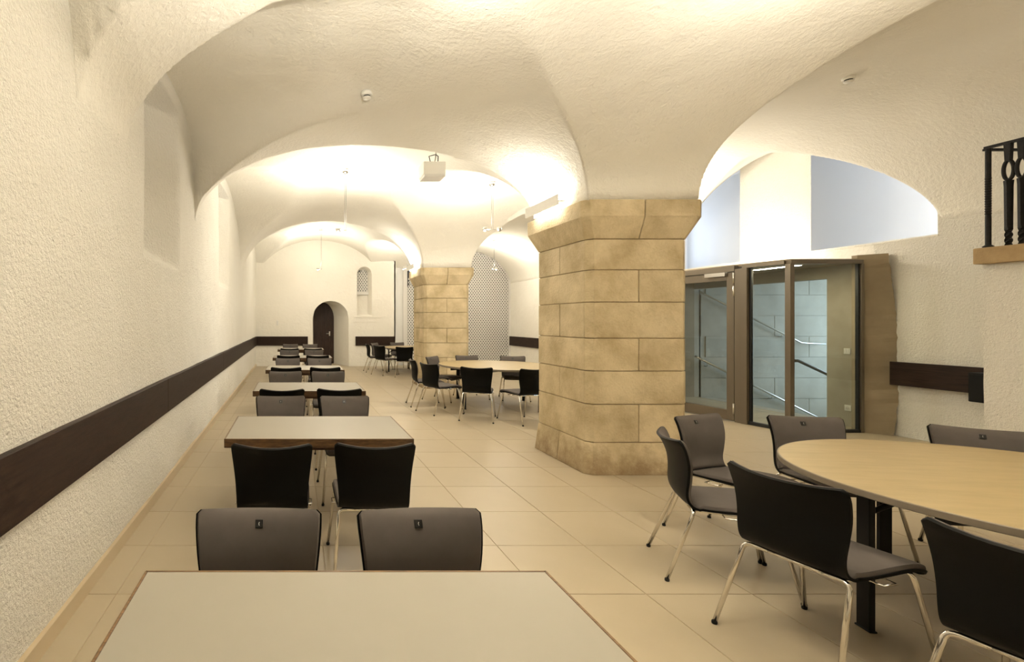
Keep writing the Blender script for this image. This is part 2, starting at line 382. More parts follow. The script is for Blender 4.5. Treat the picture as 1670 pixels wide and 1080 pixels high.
OY0, OY1, OZ = 7.47, 9.95, 2.185         # opening to the stair hall
def grid_plane(m, f, us, vs):
    b = len(m.v)
    for u in us:
        for v in vs: m.v.append(f(u, v))
    n = len(vs)
    for i in range(len(us)-1):
        for j in range(n-1): m.f.append((b+i*n+j, b+(i+1)*n+j, b+(i+1)*n+j+1, b+i*n+j+1)); m.m.append(0); m.sm.append(True)
m = MB()
fr = lambda y, z: (XR+noise.noise((y*.9, z*.9, 11))*.016+noise.noise((y*3, z*3, 1))*.006, y, z)
grid_plane(m, fr, np.arange(YMIN, 6.17, .08).tolist()+[6.18], np.linspace(0, 2.95, 40).tolist())
grid_plane(m, fr, np.linspace(6.18, 6.86, 9).tolist(), np.linspace(0, 2.62, 34).tolist())
m.box(XR, XR+.3, 6.14, 6.18, 2.6, 2.98)
tag(m.build('wall_right', M['plaster_wall']), 'rough white plaster wall on the right', kind='structure')
m = MB(); m.box(XR, XR+.12, 6.86, OY0, 0, 2.40); m.box(XR, XR+.12, OY0, OY1, OZ, 2.40); m.box(XR, XR+.12, OY1, YSTEP, 0, 2.40)
for z in (.62, 1.02, 1.62, 2.05): m.box(XR-.003, XR, 6.88, OY0-.001, z, z+.012)
tag(m.build('wall_entrance', M['concrete']), 'board-marked concrete wall inside the glazed entrance', kind='structure')
m = MB(); m.box(XR, XR+.12, 6.86, YSTEP, 2.40, 2.62)
m.box(XR-.012, XR+.14, 6.17, 7.72, 2.615, 2.64)
m.box(XRF, XR+.1, YSTEP, YSTEP+.1, 0, 4.5); m.box(XRF, XRF+.12, YSTEP+.1, YBA+.4, 0, 4.3)
tag(m.build('wall_right_far', M['plaster_back']), 'smooth white wall at the far right', kind='structure')
# alcove behind the lunette, with its pier
m = MB(); m.box(XR+.12, 9.25, 3.2, 11.5, 2.50, 2.61); m.box(9.2, 9.3, 3.2, 11.5, 2.6, 4.6); m.box(XR, 9.3, 3.1, 3.2, 2.6, 4.6)
m.box(XR, 9.3, 11.5, 11.6, 2.6, 4.6); m.box(XR+.02, 9.3, 3.1, 11.6, 4.6, 4.66); m.box(XR+.06, XR+.12, 3.2, 6.16, 2.6, 4.6); m.box(XR+.06, XR+.12, 10.6, 11.5, 2.6, 4.6)
tag(m.build('wall_alcove', M['white_wall']), 'white daylit alcove behind the arched opening', kind='structure')
m = MB(); m.prism([(XR+.02, 7.72), (XR+.32, 8.06), (XR+.32, 8.90), (XR+.02, 8.95)], 2.45, 4.58)
tag(m.build('wall_pier', M['plaster_wall']), 'rough plaster pier in the arched opening', kind='structure')
# stair hall
for nm, bb in (('wall_stair', (XR+.1, 12.6, OY1, OY1+.1, -3.2, 2.5)), ('wall_stair_near', (XR+.12, 12.6, OY0-.1, OY0, -3.2, 2.5)), ('ceiling_stair', (XR+.12, 12.6, OY0-.1, OY1+.1, 2.44, 2.49)), ('wall_stair_end', (12.6, 12.7, OY0-.1, OY1+.1, -3.2, 2.5))):
    tag(bx(nm, M['concrete'], None, *bb), 'board-formed concrete of the stair hall', kind='structure')
wst = bpy.data.objects['wall_stair']
rows = np.arange(-2.55, 2.45, .42)
for i, z in enumerate(rows):
    xcur = XR+.12+.35*(i % 3)-.6
    while xcur < 12.5:
        a = max(xcur, XR+.12); b = min(xcur+2.1, 12.55)
        if b-a > .1: bx('panel', M['concrete'], wst, a+.005, b-.005, OY1-.012, OY1+.005, z+.005, min(z+.415, 2.43))
        xcur += 2.1
st = empty('staircase', (8.4, 8.7, 0)); tag(st, 'concrete stairs going down behind the glazed entrance', 'stairs')
for k in range(14): bx('step', M['concrete'], st, .32*k-.28 if k else -.28, .32*(k+1)-.28, -1.2, 1.2, -.17*(k+1)-.25, -.17*k-.005)

# concrete jamb beside the glazing
m = MB(); jag = random.Random(3)
prof = [(8.06+jag.uniform(-.012, .012), z) for z in np.linspace(0, 2.46, 40)]
front = [(7.83, 6.83, z) for _, z in prof]; right = [(x+.06*math.sin(z*1.6), 6.60-.02*math.sin(z*2), z) for x, z in prof]
back = [(8.12, 6.86, z) for _, z in prof]; left = [(7.83, 6.90, z) for _, z in prof]
m.loft([front, right, back, left, front], closed=False); m.add([front[-1], right[-1], back[-1], left[-1]], [(0,1,2,3)])
tag(m.build('trim_1', M['concrete_warm']), 'ochre concrete jamb with a ragged edge beside the glazing', kind='structure')

# ------------------------------------------------------------------ floor of separate tiles
m = MB(); m.box(-1.6, 8.2, YMIN-.1, 17.9, -.12, -.004)
floor = tag(m.build('floor', M['grout']), 'cream tiled floor', kind='structure')
TS, TX, TY, G = .6, 1.39, 2.78, .0025
cols = [TX+TS*k for k in range(-5, 13)]; rws = [TY+TS*k for k in range(-9, 27)]
def tile_mesh(w, d):
    t = MB(); t.box(G, w-G, G, d-G, -.012, 0); return t.mesh('tile', M['tile'], .0015, 1)
std = tile_mesh(TS, TS); cells = []
for x in cols:
    for y in rws:
        x0, x1, y0, y1 = x, x+TS, y, y+TS
        xl = xw(max(y1, 0))+.0
        lo, hi = max(x0, -1.33 if y > 12 else -1.22), min(x1, XR-.01 if y < YSTEP else XRF-.01)
        a, b = max(y0, YMIN), min(y1, YB-.005)
        if hi-lo < .04 or b-a < .04: continue
        vis = (b > 2.0) and (VPX+F_PX*lo/max(b, .1) < W_PX+30)
        cells.append((not vis, math.hypot((lo+hi)/2, (a+b)/2), lo, hi, a, b))
cells.sort(); rest = MB()
for i, (hid, d, lo, hi, a, b) in enumerate(cells):
    if i < 300 and not hid:
        full = abs(hi-lo-TS) < 1e-4 and abs(b-a-TS) < 1e-4
        o = link('tile', std if full else tile_mesh(hi-lo, b-a), floor); o.location = (lo, a, 0)
    else: rest.box(lo+G, hi-G, a+G, b-G, -.012, 0)
m = rest; m.box(-1.6, 8.2, YB-.005, 17.9, -.012, -.001)
tag(rest.build('tile_field', M['tile'], floor), kind='stuff')

# ------------------------------------------------------------------ stone columns
def column(y0, label):
    root = empty('stone_column', (3.465, y0+.53, 0)); tag(root, label, 'column', 'stone columns of the arcade')
    hx, hy, c = .515, .53, .062
    def poly(g, part, gap=.004):
        X, Y = hx+g, hy+g
        if part == 'all': return [(-X+c,-Y),(X-c,-Y),(X,-Y+c),(X,Y-c),(X-c,Y),(-X+c,Y),(-X,Y-c),(-X,-Y+c)]
        if part == 'front': return [(-X+c,-Y),(X-c,-Y),(X,-Y+c),(X,-gap),(-X,-gap),(-X,-Y+c)]
        if part == 'rear': return [(X,gap),(X,Y-c),(X-c,Y),(-X+c,Y),(-X,Y-c),(-X,gap)]
        if part == 'left': return [(-X+c,-Y),(-gap,-Y),(-gap,Y),(-X+c,Y),(-X,Y-c),(-X,-Y+c)]
        if part == 'right': return [(gap,-Y),(X-c,-Y),(X,-Y+c),(X,Y-c),(X-c,Y),(gap,Y)]
    core = MB(); core.prism(poly(-.014, 'all'), 0, 2.72); core.build('mortar_core', M['mortar'], root)
    zs = [0, .32, .704, 1.04, 1.37, 1.735, 2.06, 2.371]
    for k in range(7):
        for part in (('front', 'rear') if k % 2 == 0 else ('left', 'right')):
            b = MB(); a, t = zs[k]+.004, zs[k+1]-.004
            if k == 0: b.prism(poly(.032, part), 0, t, top=poly(.002, part))
            else: b.prism(poly(random.uniform(-.003, .003), part), a, t)
            b.build('stone_block', M['stone'], root, .007, 2)
    for part in ('left', 'right'):
        b = MB(); rings = [[(x, y, z) for x, y in poly(g, part)] for g, z in ((0, 2.375), (.09, 2.587), (.092, 2.75))]
        b.loft(rings, caps=True); b.build('capital_block', M['stone'], root, .007, 2)
    # uplight trough along the nave side of the capital
    return root
C1 = column(4.94, 'large square sandstone column with flared capital beside the nearest round table')
C2 = column(11.19, 'sandstone column far back in the hall in front of perforated screen')
def light_bar(y0, y1, label):
    root = empty('uplight_bar', (2.79, (y0+y1)/2, 2.76)); tag(root, label, 'light', 'uplight bars on the column capitals')
    L_ = y1-y0; h = L_/2
    m = MB(); m.box(-.03, .05, -h, h, .045, .057); m.box(-.03, -.022, -h, h, .057, .125); m.box(-.03, -.02, -h, h, .012, .045); m.build('housing', M['white_plastic'], root)
    m = MB(); m.tube([(.015, -h+.04, .072), (.015, h-.04, .072)], .010, 8); m.build('fluorescent_tube', M['tube'], root)
    for s in (-1, 1): bx('bracket', M['white_metal'], root, .02, .075, s*(h-.12)-.01, s*(h-.12)+.01, -.01, .046)
    a = area('uplight', (.01, 0, .10), (math.pi, .25, 0), .05, L_*.9, P_BAR, (1, .95, .86), parent=root)
    a2 = area('capital_glow', (-.01, 0, .028), (0, math.radians(-75), 0), .02, L_*.8, P_BARDOWN, (1, .95, .86), parent=root)
light_bar(5.15, 5.88, 'lit uplight bar on the near column capital')
light_bar(11.4, 12.13, 'lit uplight bar on the far column capital')

# ------------------------------------------------------------------ chairs
def chair_surface():
    ctrl = [(.292,.412),(.280,.434),(.24,.450),(.15,.456),(.01,.447),(-.10,.440),(-.165,.446),(-.203,.474),(-.220,.525),(-.222,.60),(-.230,.69),(-.258,.78),(-.290,.838)]
    wid = [.40,.43,.44,.445,.44,.43,.42,.416,.418,.43,.45,.468,.472]
    curv = [0,0,0,.002,.004,.006,.010,.018,.026,.034,.042,.050,.056]
    P = [Vector((0, a, b)) for a, b in ctrl]; out = []
    n = len(ctrl)
    def cr(A, i, t):
        a, b, c_, d = A[max(i-1,0)], A[i], A[min(i+1,n-1)], A[min(i+2,n-1)]
        return .5*((2*b)+(-a+c_)*t+(2*a-5*b+4*c_-d)*t*t+(-a+3*b-3*c_+d)*t**3)
    for i in range(n-1):
        for k in range(3): t = k/3; out.append((cr(P,i,t), cr(wid,i,t), cr(curv,i,t)))
    out.append((P[-1], wid[-1], curv[-1]))
    return out
CS = chair_surface(); NR = len(CS)
def chair_point(r, u, off=0, wm=0):
    p, w, c = CS[r]; a = CS[max(r-1,0)][0]; b = CS[min(r+1,NR-1)][0]
    t = (b-a).normalized(); nrm = Vector((0, t.z, -t.y))          # towards the sitter
    hw = w/2-wm
    top = CS[-1][0]; d = (top-p).length; rad = .016
    if r > NR//2 and d < rad: hw -= rad-math.sqrt(max(0, rad*rad-(rad-d)**2))
    d2 = (CS[0][0]-p).length
    if r < NR//2 and d2 < rad: hw -= (rad-math.sqrt(max(0, rad*rad-(rad-d2)**2)))*.8
    q = Vector((u*hw, p.y, p.z))+Vector((0,1,0))*c*abs(u)**2 if r > NR*.45 else Vector((u*hw, p.y, p.z+c*u*u))
    if r > NR-8: q.z -= .015*(1-u*u)*((r-(NR-8))/7)**1.5
    return q+nrm*off
def sheet(rows, us, lo, hi, wm=0, edge=None):
    m = MB(); A = []; B = []
    for i, r in enumerate(rows):
        for j, u in enumerate(us):
            h = hi
            if edge:
                e = min(1, min(i, len(rows)-1-i)/edge, min(j, len(us)-1-j)/1.5); h = lo+(hi-lo)*(.25+.75*math.sin(e*math.pi/2))
            A.append(chair_point(r, u, h, wm)); B.append(chair_point(r, u, lo, wm))
    n = len(us); k = len(A); fs = []
    for i in range(len(rows)-1):
        for j in range(n-1):
            q = (i*n+j, i*n+j+1, (i+1)*n+j+1, (i+1)*n+j); fs.append(q); fs.append(tuple(k+x for x in reversed(q)))
    rim = [(0, j) for j in range(n)]+[(i, n-1) for i in range(1, len(rows))]+[(len(rows)-1, j) for j in range(n-2,-1,-1)]+[(i, 0) for i in range(len(rows)-2, 0, -1)]
    for a, b in zip(rim, rim[1:]+rim[:1]):
        x, y = a[0]*n+a[1], b[0]*n+b[1]; fs.append((x, k+x, k+y, y))
    m.add(A+B, fs, 0, True); return m
US = [-1,-.97,-.9,-.75,-.5,-.25,0,.25,.5,.75,.9,.97,1]
ME = {}
ME['shell'] = sheet(range(NR), US, -.013, 0).mesh('shell', M['shell'])
ME['seat'] = sheet(range(1, 19), US, -.001, .020, .006, 2).mesh('seat_pad', M['fabric'])
ME['back'] = sheet(range(19, NR), US, -.001, .018, .007, 2).mesh('back_pad', M['fabric'])
for k in ('shell', 'seat', 'back'):
    try: ME[k].set_sharp_from_angle(angle=math.radians(50))
    except Exception: pass
def arc_path(a, b, c_, r, n=5):
    a, b, c_ = Vector(a), Vector(b), Vector(c_)
    d1 = (a-b).normalized(); d2 = (c_-b).normalized(); p, q = b+d1*r, b+d2*r
    return [a]+[(1-t)**2*p+2*t*(1-t)*b+t*t*q for t in [k/n for k in range(n+1)]]+[c_]
def leg_mesh(sx, front):
    fy, ty, tz = (.300, .205, .430) if front else (-.305, -.165, .424)
    m = MB(); m.tube(arc_path((sx*.245, fy, .012), (sx*.205, ty, tz), (sx*.10, ty, tz), .035), .0105, 10); return m.mesh('leg', M['chrome'])
def foot_mesh(sx, front):
    fy = .300 if front else -.305
    m = MB(); m.lathe([(.010, 0), (.0125, .003), (.0125, .014), (.0108, .018)], 10, (sx*.245, fy, 0)); return m.mesh('glide', M['rubber'])
LEGS = [(leg_mesh(s, f), foot_mesh(s, f)) for f in (0, 1) for s in (-1, 1)]
m = MB(); m.tube([(-.11,-.165,.424),(.11,-.165,.424)], .0105, 10); ME['bar_r'] = m.mesh('crossbar', M['chrome'])
m = MB(); m.tube([(-.11,.205,.430),(.11,.205,.430)], .0105, 10); ME['bar_f'] = m.mesh('crossbar', M['chrome'])
for s in (-1, 1):
    m = MB(); m.tube([(s*.175,-.165,.422),(s*.185,0,.424),(s*.175,.205,.428)], .009, 8); ME['rail%d' % s] = m.mesh('side_rail', M['chrome'])
    m = MB(); m.tube([(s*.18,-.03,.418),(s*.235,-.03,.414),(s*.235,.05,.414),(s*.18,.05,.418)], .0045, 6); ME['hook%d' % s] = m.mesh('link_hook', M['chrome'])
rp = 33; pp = chair_point(rp, 0, .019); t_ = (CS[rp+1][0]-CS[rp-1][0]).normalized()
def plate_mesh(w, th, off):
    m = MB(); n_ = Vector((0, t_.z, -t_.y)); c0 = pp+n_*off; ex = Vector((1,0,0))*w/2; ez = t_*w/2
    vs = [c0+sx*ex+sz*ez+n_*d for d in (-th, th) for sx, sz in ((-1,-1),(1,-1),(1,1),(-1,1))]
    m.add(vs, [(3,2,1,0),(4,5,6,7),(0,1,5,4),(1,2,6,5),(2,3,7,6),(3,0,4,7)]); return m
ME['plate'] = plate_mesh(.030, .003, .001).mesh('number_plate', M['plate'], .0015)
mk = MB(); n_ = Vector((0, t_.z, -t_.y))
mk.tube([pp+n_*.0045+Vector((-.003*math.cos(q)*-1-.002, 0, 0))+t_*(.006*math.sin(q)) for q in np.linspace(-1.4, 1.4, 7)], .0011, 5)
ME['mark'] = mk.mesh('plate_mark', M['mark'])
proto = None
def make_chair():
    r = empty('chair')
    link('shell', ME['shell'], r); link('seat_pad', ME['seat'], r); bp = link('back_pad', ME['back'], r)
    link('number_plate', ME['plate'], bp)
    for l, f in LEGS: o = link('leg', l, r); link('glide', f, o)
    link('crossbar', ME['bar_r'], r); link('crossbar', ME['bar_f'], r)
    for s in (-1, 1): link('side_rail', ME['rail%d' % s], r); link('link_hook', ME['hook%d' % s], r)
    return r
def chair(x, y, facing, label, group, at='back'):
    """x, y: where the top of the backrest stands; facing: direction the sitter looks (dx, dy)"""
    global proto
    if proto is None: proto = make_chair(); o = proto
    else: o = copy_tree(proto)
    f = Vector((facing[0], facing[1])).normalized()
    o.location = (x+f.x*.27, y+f.y*.27, 0); o.rotation_euler = (0, 0, math.atan2(-f.x, f.y))
    tag(o, label, 'chair', group); return o

# ------------------------------------------------------------------ laminate tables in a row along the wall
TW, TD, TH = 1.30, .80, .74
def make_table():
    r = empty('laminate_table'); w, d = TW/2, TD/2
    bx('table_top', M['laminate'], r, -w+.011, w-.011, -d+.011, d-.011, TH-.055, TH)
    m = MB(); zt, zb, e = TH+.0005, TH-.062, .011
    def strip(pts_o, pts_i, name):
        m = MB(); (a, b), (c_, d_) = pts_o, pts_i
        m.add([(*a,zb),(*b,zb),(*c_,zb),(*d_,zb),(*a,zt),(*b,zt),(*c_,zt),(*d_,zt)], [(0,3,2,1),(4,5,6,7),(0,1,5,4),(1,2,6,5),(2,3,7,6),(3,0,4,7)])
        m.m = [0,1,0,0,0,0]; m.build('edge_band', [M['edge_wood'], M['edge_top']], r, .002, 1)
    strip(((-w,-d),(w,-d)), ((w-e,-d+e),(-w+e,-d+e)), 'f'); strip(((w,-d),(w,d)), ((w-e,d-e),(w-e,-d+e)), 'r')
    strip(((w,d),(-w,d)), ((-w+e,d-e),(w-e,d-e)), 'b'); strip(((-w,d),(-w,-d)), ((-w+e,-d+e),(-w+e,d-e)), 'l')
    for q in (-1, 1): bx('apron', M['edge_wood'], r, -w+.08, w-.08, q*(d-.10)-.01, q*(d-.10)+.01, TH-.10, TH-.06)
    for s in (-1, 1):
        for q in (-1, 1):
            m = MB(); m.tube([(s*(w-.10), q*(d-.10), 0), (s*(w-.10), q*(d-.10), TH-.06)], .015, 10); lg = m.build('leg', M['steel_black'], r)
            m = MB(); m.lathe([(.017,0),(.019,.006),(.017,.02)], 10, (s*(w-.10), q*(d-.10), 0)); m.build('glide', M['rubber'], lg)
        m = MB(); m.tube([(s*(w-.10), -d+.10, .16), (s*(w-.10), d-.10, .16)], .011, 8); m.build('leg_brace', M['steel_black'], r)
    return r
CX = .165; tabs = [1.19, 3.755, 6.03, 8.45, 11.05, 14.1]
names = ['nearest', 'second', 'third', 'fourth', 'fifth', 'farthest']
tlab = ['grey laminate table filling the bottom of the picture, nearest of the row',
        'grey laminate table with dark edge, second from the front in the row',
        'grey laminate table with dark edge, third from the front in the row',
        'small-looking grey laminate table, fourth from the front in the row',
        'grey laminate table, last but one in the row toward the arched door',
        'grey laminate table at the far end of the row near the arched door']
tp = make_table()
for i, y in enumerate(tabs):
    o = tp if i == 0 else copy_tree(tp); o.location = (CX, y, 0)
    tag(o, tlab[i], 'table', 'laminate tables in a row along the wall')
TN = ['nearest laminate table', 'second laminate table', 'third laminate table', 'fourth laminate table', 'fifth laminate table', 'farthest laminate table']
nearY = [None, 2.80, 5.1, 7.48, 10.05, 12.55]; farY = [1.885, 4.68, 6.94, 9.35, 12.0, 15.0]
rj = random.Random(5)
for i in range(6):
    for s, side in ((-.30, 'wall side'), (.30, 'aisle side')):
        x = CX+s
        if nearY[i]: chair(x, nearY[i]+rj.uniform(-.02, .02), (rj.uniform(-.03, .03), 1), 'chair at the near edge of the %s, black back to viewer, %s' % (TN[i], side), 'chairs at the row of laminate tables')
        ang = (.05 if s > 0 else -.005) if i == 0 else rj.uniform(-.03, .03)
        c = chair(x, farY[i], (ang, -1), 'chair behind the far edge of the %s, grey front to viewer, %s' % (TN[i], side), 'chairs at the row of laminate tables')
        if i == 0 and s < 0:
            for ch in c.children:
                if ch.name.startswith('back_pad'): link('plate_mark', ME['mark'], ch)

# ------------------------------------------------------------------ round tables
def make_round():
    r = empty('round_table'); R = 1.01
    m = MB(); m.lathe([(R-.006, TH-.03), (R-.006, TH)], 96, smooth=False); m.build('table_top', M['birch'], r)
    m = MB(); seg = 96
    rings = [[(q*math.cos(2*math.pi*k/seg), q*math.sin(2*math.pi*k/seg), z) for k in range(seg)] for q, z in ((R-.006, TH-.034), (R, TH-.030), (R, TH-.002), (R-.003, TH+.0008), (R-.007, TH+.0008), (R-.007, TH-.034))]
    m.loft(rings+[rings[0]], smooth=False); m.build('edge_band', M['rim'], r)
    m = MB(); 
    for s in (-1, 1): m.box(-.84, .84, s*.30-.02, s*.30+.02, TH-.085, TH-.034); m.box(s*.62-.02, s*.62+.02, -.30, .30, TH-.085, TH-.034)
    m.build('under_frame', M['steel_black'], r)
    for k in range(4):
        a = math.pi/2*k; c_, s_ = math.cos(a), math.sin(a)
        m = MB(); x, y = .86*c_, .86*s_; ex = Vector((c_, s_)); ey = Vector((-s_, c_))
        def col(cx, cy, hx_, hy_, z0, z1):
            P = [Vector((cx, cy))+ex*a_*hx_+ey*b_*hy_ for a_, b_ in ((-1,-1),(1,-1),(1,1),(-1,1))]; m.prism([(p.x, p.y) for p in P], z0, z1)
        col(x, y, .014, .034, .004, TH-.034); col(x, y, .018, .04, 0, .01)
        lg = m.build('leg', M['steel_black'], r, .003, 1)
        m = MB(); q = Vector((x, y))-ex*.12
        m.tube([(x-ex.x*.01, y-ex.y*.01, TH-.16), (q.x, q.y, TH-.10), (q.x-ex.x*.10, q.y-ex.y*.10, TH-.05)], [.010, .016, .012], 8); m.build('folding_brace', M['steel_black'], lg)
    return r
rt = make_round()
RC = [(3.72, 2.345), (3.69, 9.02), (3.70, 14.9)]
rl = ['large round birch table at the right edge, nearest of the round tables', 'round birch table between the two stone columns, half hidden by the near one', 'small-looking round table at the back beside the far column']
for i, (x, y) in enumerate(RC):
    o = rt if i == 0 else copy_tree(rt); o.location = (x, y, 0); o.rotation_euler = (0, 0, (-.14, .55, .05)[i]); tag(o, rl[i], 'table', 'round birch tables')
g = 'chairs around the nearest round table'
chair(2.350, 3.125, (.89, -.42), 'chair seen from the side, left of the nearest round table, next to the column foot', g)
chair(2.230, 2.275, (.978, .21), 'big black-backed chair in front of the dark leg of the nearest round table', g)
chair(2.320, 1.56, (.955, .25), 'black-backed chair cut off at the bottom right corner of the picture', g)
chair(3.03, 3.745, (.30, -.95), 'grey-fronted chair right beside the sandstone column, behind the side-on chair', g)
chair(3.80, 3.69, (-.22, -1), 'grey-fronted chair in front of the glazed entrance at the round table', g)
chair(4.57, 3.27, (-.62, -.78), 'grey-fronted chair at the right picture edge beyond the round table', g)
g = 'chairs around the middle round table'
chair(2.12, 9.0, (1, -.05), 'chair seen edge-on at the far left of the middle round table', g)
chair(2.20, 8.20, (.93, .37), 'black-backed chair turned to the right at the left of the middle round table', g)
chair(2.70, 9.80, (.72, -.70), 'grey-fronted chair on the left beside the far column foot at middle round table', g)
chair(2.77, 7.50, (.42, .9), 'black-backed chair seen from behind in front of the middle round table', g)
chair(3.57, 7.27, (-.22, .97), 'black-backed chair at the middle round table, half hidden by the near column', g)
chair(3.53, 10.14, (.05, -1), 'grey-fronted chair behind the middle round table, in front of the far column', g)
chair(4.40, 9.93, (-.28, -.96), 'grey-fronted chair behind the middle round table, in front of the perforated screen', g)
g = 'chairs around the farthest round table'
chair(2.16, 14.9, (1, .03), 'tiny chair seen edge-on, leftmost at the farthest round table', g)
chair(2.36, 13.95, (.85, .53), 'tiny black-backed chair turned to the right at the farthest round table', g)
chair(2.97, 13.32, (.28, .96), 'tiny black-backed chair directly left of the far column', g)
chair(2.50, 15.70, (.80, -.6), 'tiny grey-fronted chair behind the farthest round table, on its left', g)
chair(3.34, 16.12, (.10, -1), 'tiny grey-fronted chair behind the farthest round table, next to the screen edge', g)

# ------------------------------------------------------------------ dark wooden wall boards
root = empty('wall_board', (xw(8), 8, .855)); tag(root, 'long dark stained board running along the left wall', 'wall board', 'dark boards on the walls')
def lboard(y0, y1, last=False):
    m = MB(); Z0, Z1 = -.155, .155; vs = []
    for y in (y0, y1):
        x = xw(y)-xw(8)
        vs += [(x-.01, y-8, Z0), (x+.042, y-8, Z0), (x+.042, y-8, Z1), (x-.01, y-8, Z1)]
    m.add(vs, [(0,1,2,3),(7,6,5,4),(0,4,5,1),(1,5,6,2),(2,6,7,3),(3,7,4,0)]); m.build('board', M['board'], root, .003, 1)
lboard(-1.0, 4.55); lboard(4.553, 8.32); lboard(8.326, YB-.01)
def boardthing(x0, x1, y0, y1, z0, z1, label):
    r = empty('wall_board', ((x0+x1)/2, (y0+y1)/2, z0)); cx_, cy_ = r.location.x, r.location.y
    bx('board', M['board'], r, x0-cx_, x1-cx_, y0-cy_, y1-cy_, 0, z1-z0, .003); tag(r, label, 'wall board', 'dark boards on the walls')
    return r
boardthing(xw(YB)+.045, .44, YB-.045, YB, .70, 1.01, 'short dark board on the back wall, left of the arched door')
boardthing(2.06, 3.40, YB-.045, YB, .70, 1.01, 'short dark board on the back wall under the blind window')
boardthing(XRF-.045, XRF, 13.4, YBA-.02, .70, 1.01, 'dark board on the far right wall beside the perforated screen')
r = boardthing(XR-.10, XR-.055, 4.0, 6.60, .69, 1.00, 'dark board low on the right wall between concrete jamb and white pier')
for y in (4.4, 6.2): bx('bracket', M['steel_black'], r, .02, .10, y-5.3-.03, y-5.3+.03, .10, .2)

# ------------------------------------------------------------------ arched door in the back wall
d1 = empty('door_1', (1.03, 17.72, 0)); tag(d1, 'dark arched wooden door in the back wall', kind='structure')
ap = arch_pts(.62, 1.44, 1.60, .60, 0)
m = MB(); m.loft([[(x-1.03, y, z) for x, _, z in ap] for y in (0, .05)], caps=True); lf = m.build('door_leaf', M['door'], d1)
for k in range(5):
    x0 = -.37+.15*k; bx('plank', M['door'], lf, x0+.004, x0+.146, -.014, .0, .03, 1.60+.5*math.sqrt(max(0, 1-((x0+.075)/.44)**2)))
m = MB(); m.box(.20, .24, -.03, -.012, 1.0, 1.16); m.tube([(.22,-.02,1.08),(.22,-.06,1.08),(.10,-.06,1.08)], .010, 8); m.build('door_handle', M['steel'], d1)

# ------------------------------------------------------------------ perforated screens
def perforated(name, x0, x1, y, z0, ztop, pw, ph, mat, parent, fx=.58, fz=.62):
    V = {}; vs = []; fs = []
    def vid(x, z):
        k = (round(x, 4), round(z, 4))
        if k not in V: V[k] = len(vs); vs.append((x, y, z))
        return V[k]
    row = 0; z = z0
    while True:
        x = x0-(pw/2 if row % 2 else 0); any_ = False
        while x < x1-1e-6:
            a, b = max(x, x0), min(x+pw, x1)
            if b-a > pw*.4 and z+ph <= ztop((a+b)/2):
                any_ = True; cx_, cz = (a+b)/2, z+ph/2; hw, hh = (b-a)*fx/2, ph*fz/2
                O = [(a,z),(cx_,z),(b,z),(b,z+ph),(cx_,z+ph),(a,z+ph)]
                I = [(cx_-hw*.55,cz-hh*.7),(cx_,cz-hh),(cx_+hw*.55,cz-hh*.7),(cx_+hw*.55,cz+hh*.7),(cx_,cz+hh),(cx_-hw*.55,cz+hh*.7)]
                I[0] = (cx_-hw, cz); I[5] = (cx_-hw*.5, cz+hh); I[4] = (cx_+hw*.5, cz+hh); I[3] = (cx_+hw, cz); I[2] = (cx_+hw*.5, cz-hh); I[1] = (cx_-hw*.5, cz-hh)
                # outer points matched to the hexagon
                O = [(a, cz), (a+.5*(b-a)*.5, z), (b-.5*(b-a)*.5, z), (b, cz), (b-.5*(b-a)*.5, z+ph), (a+.5*(b-a)*.5, z+ph)]
                for k in range(6):
                    q = (k+1) % 6; fs.append((vid(*O[k]), vid(*O[q]), vid(*I[q]), vid(*I[k])))
                for c_, k, q in (((a,z),0,1), ((b,z),2,3), ((b,z+ph),3,4), ((a,z+ph),5,0)): fs.append((vid(*O[k]), vid(*c_), vid(*O[q])))
            x += pw
        z += ph; row += 1
        if not any_: break
    me = bpy.data.meshes.new(name); me.from_pydata(vs, [], fs); me.materials.append(mat)
    o = link(name, me, parent); md = o.modifiers.new('thick', 'SOLIDIFY'); md.thickness = .006; md.offset = 0
    return o
scr = empty('perforated_screen', (5.6, YBA-.02, 0)); tag(scr, 'tall white perforated metal screen with arched top behind the far column', 'screen')
def stop(x): t = (x+5.6-5.72)/1.80; return max(2.6, ZS+1.28*math.sqrt(max(0, 1-t*t)))
perforated('perforated_sheet', -1.72, 1.85, 0, .02, stop, .088, .060, M['white_metal'], scr)
bx('side_frame', M['white_metal'], scr, -1.86, -1.72, -.03, .03, 0, 3.6); bx('side_frame', M['white_metal'], scr, 1.80, 1.85, -.035, .02, 0, 3.2)
bx('foot_rail', M['white_metal'], scr, -1.72, 1.85, -.02, .02, 0, .04)
bx('shade_sheet', M['hole'], scr, -1.75, 1.85, .20, .22, 0, 4.2)  # dark sheet put in for the shade seen through the screen holes
gr = empty('window_1', (2.34, YB+.28, 2.55)); tag(gr, 'perforated grille at the top of the blind window', kind='structure')
def gtop(x): t = x/.21; return .55+.22*math.sqrt(max(0, 1-t*t))
perforated('grille', -.20, .20, -.02, .0, gtop, .085, .062, M['white_metal'], gr)
bx('grille_frame', M['white_metal'], gr, -.20, .20, -.05, .0, -.11, -.005); bx('shade_backing', M['hole'], gr, -.20, .16, .006, .014, 0, .74)  # dark sheet behind the grille imitates shade in its holes

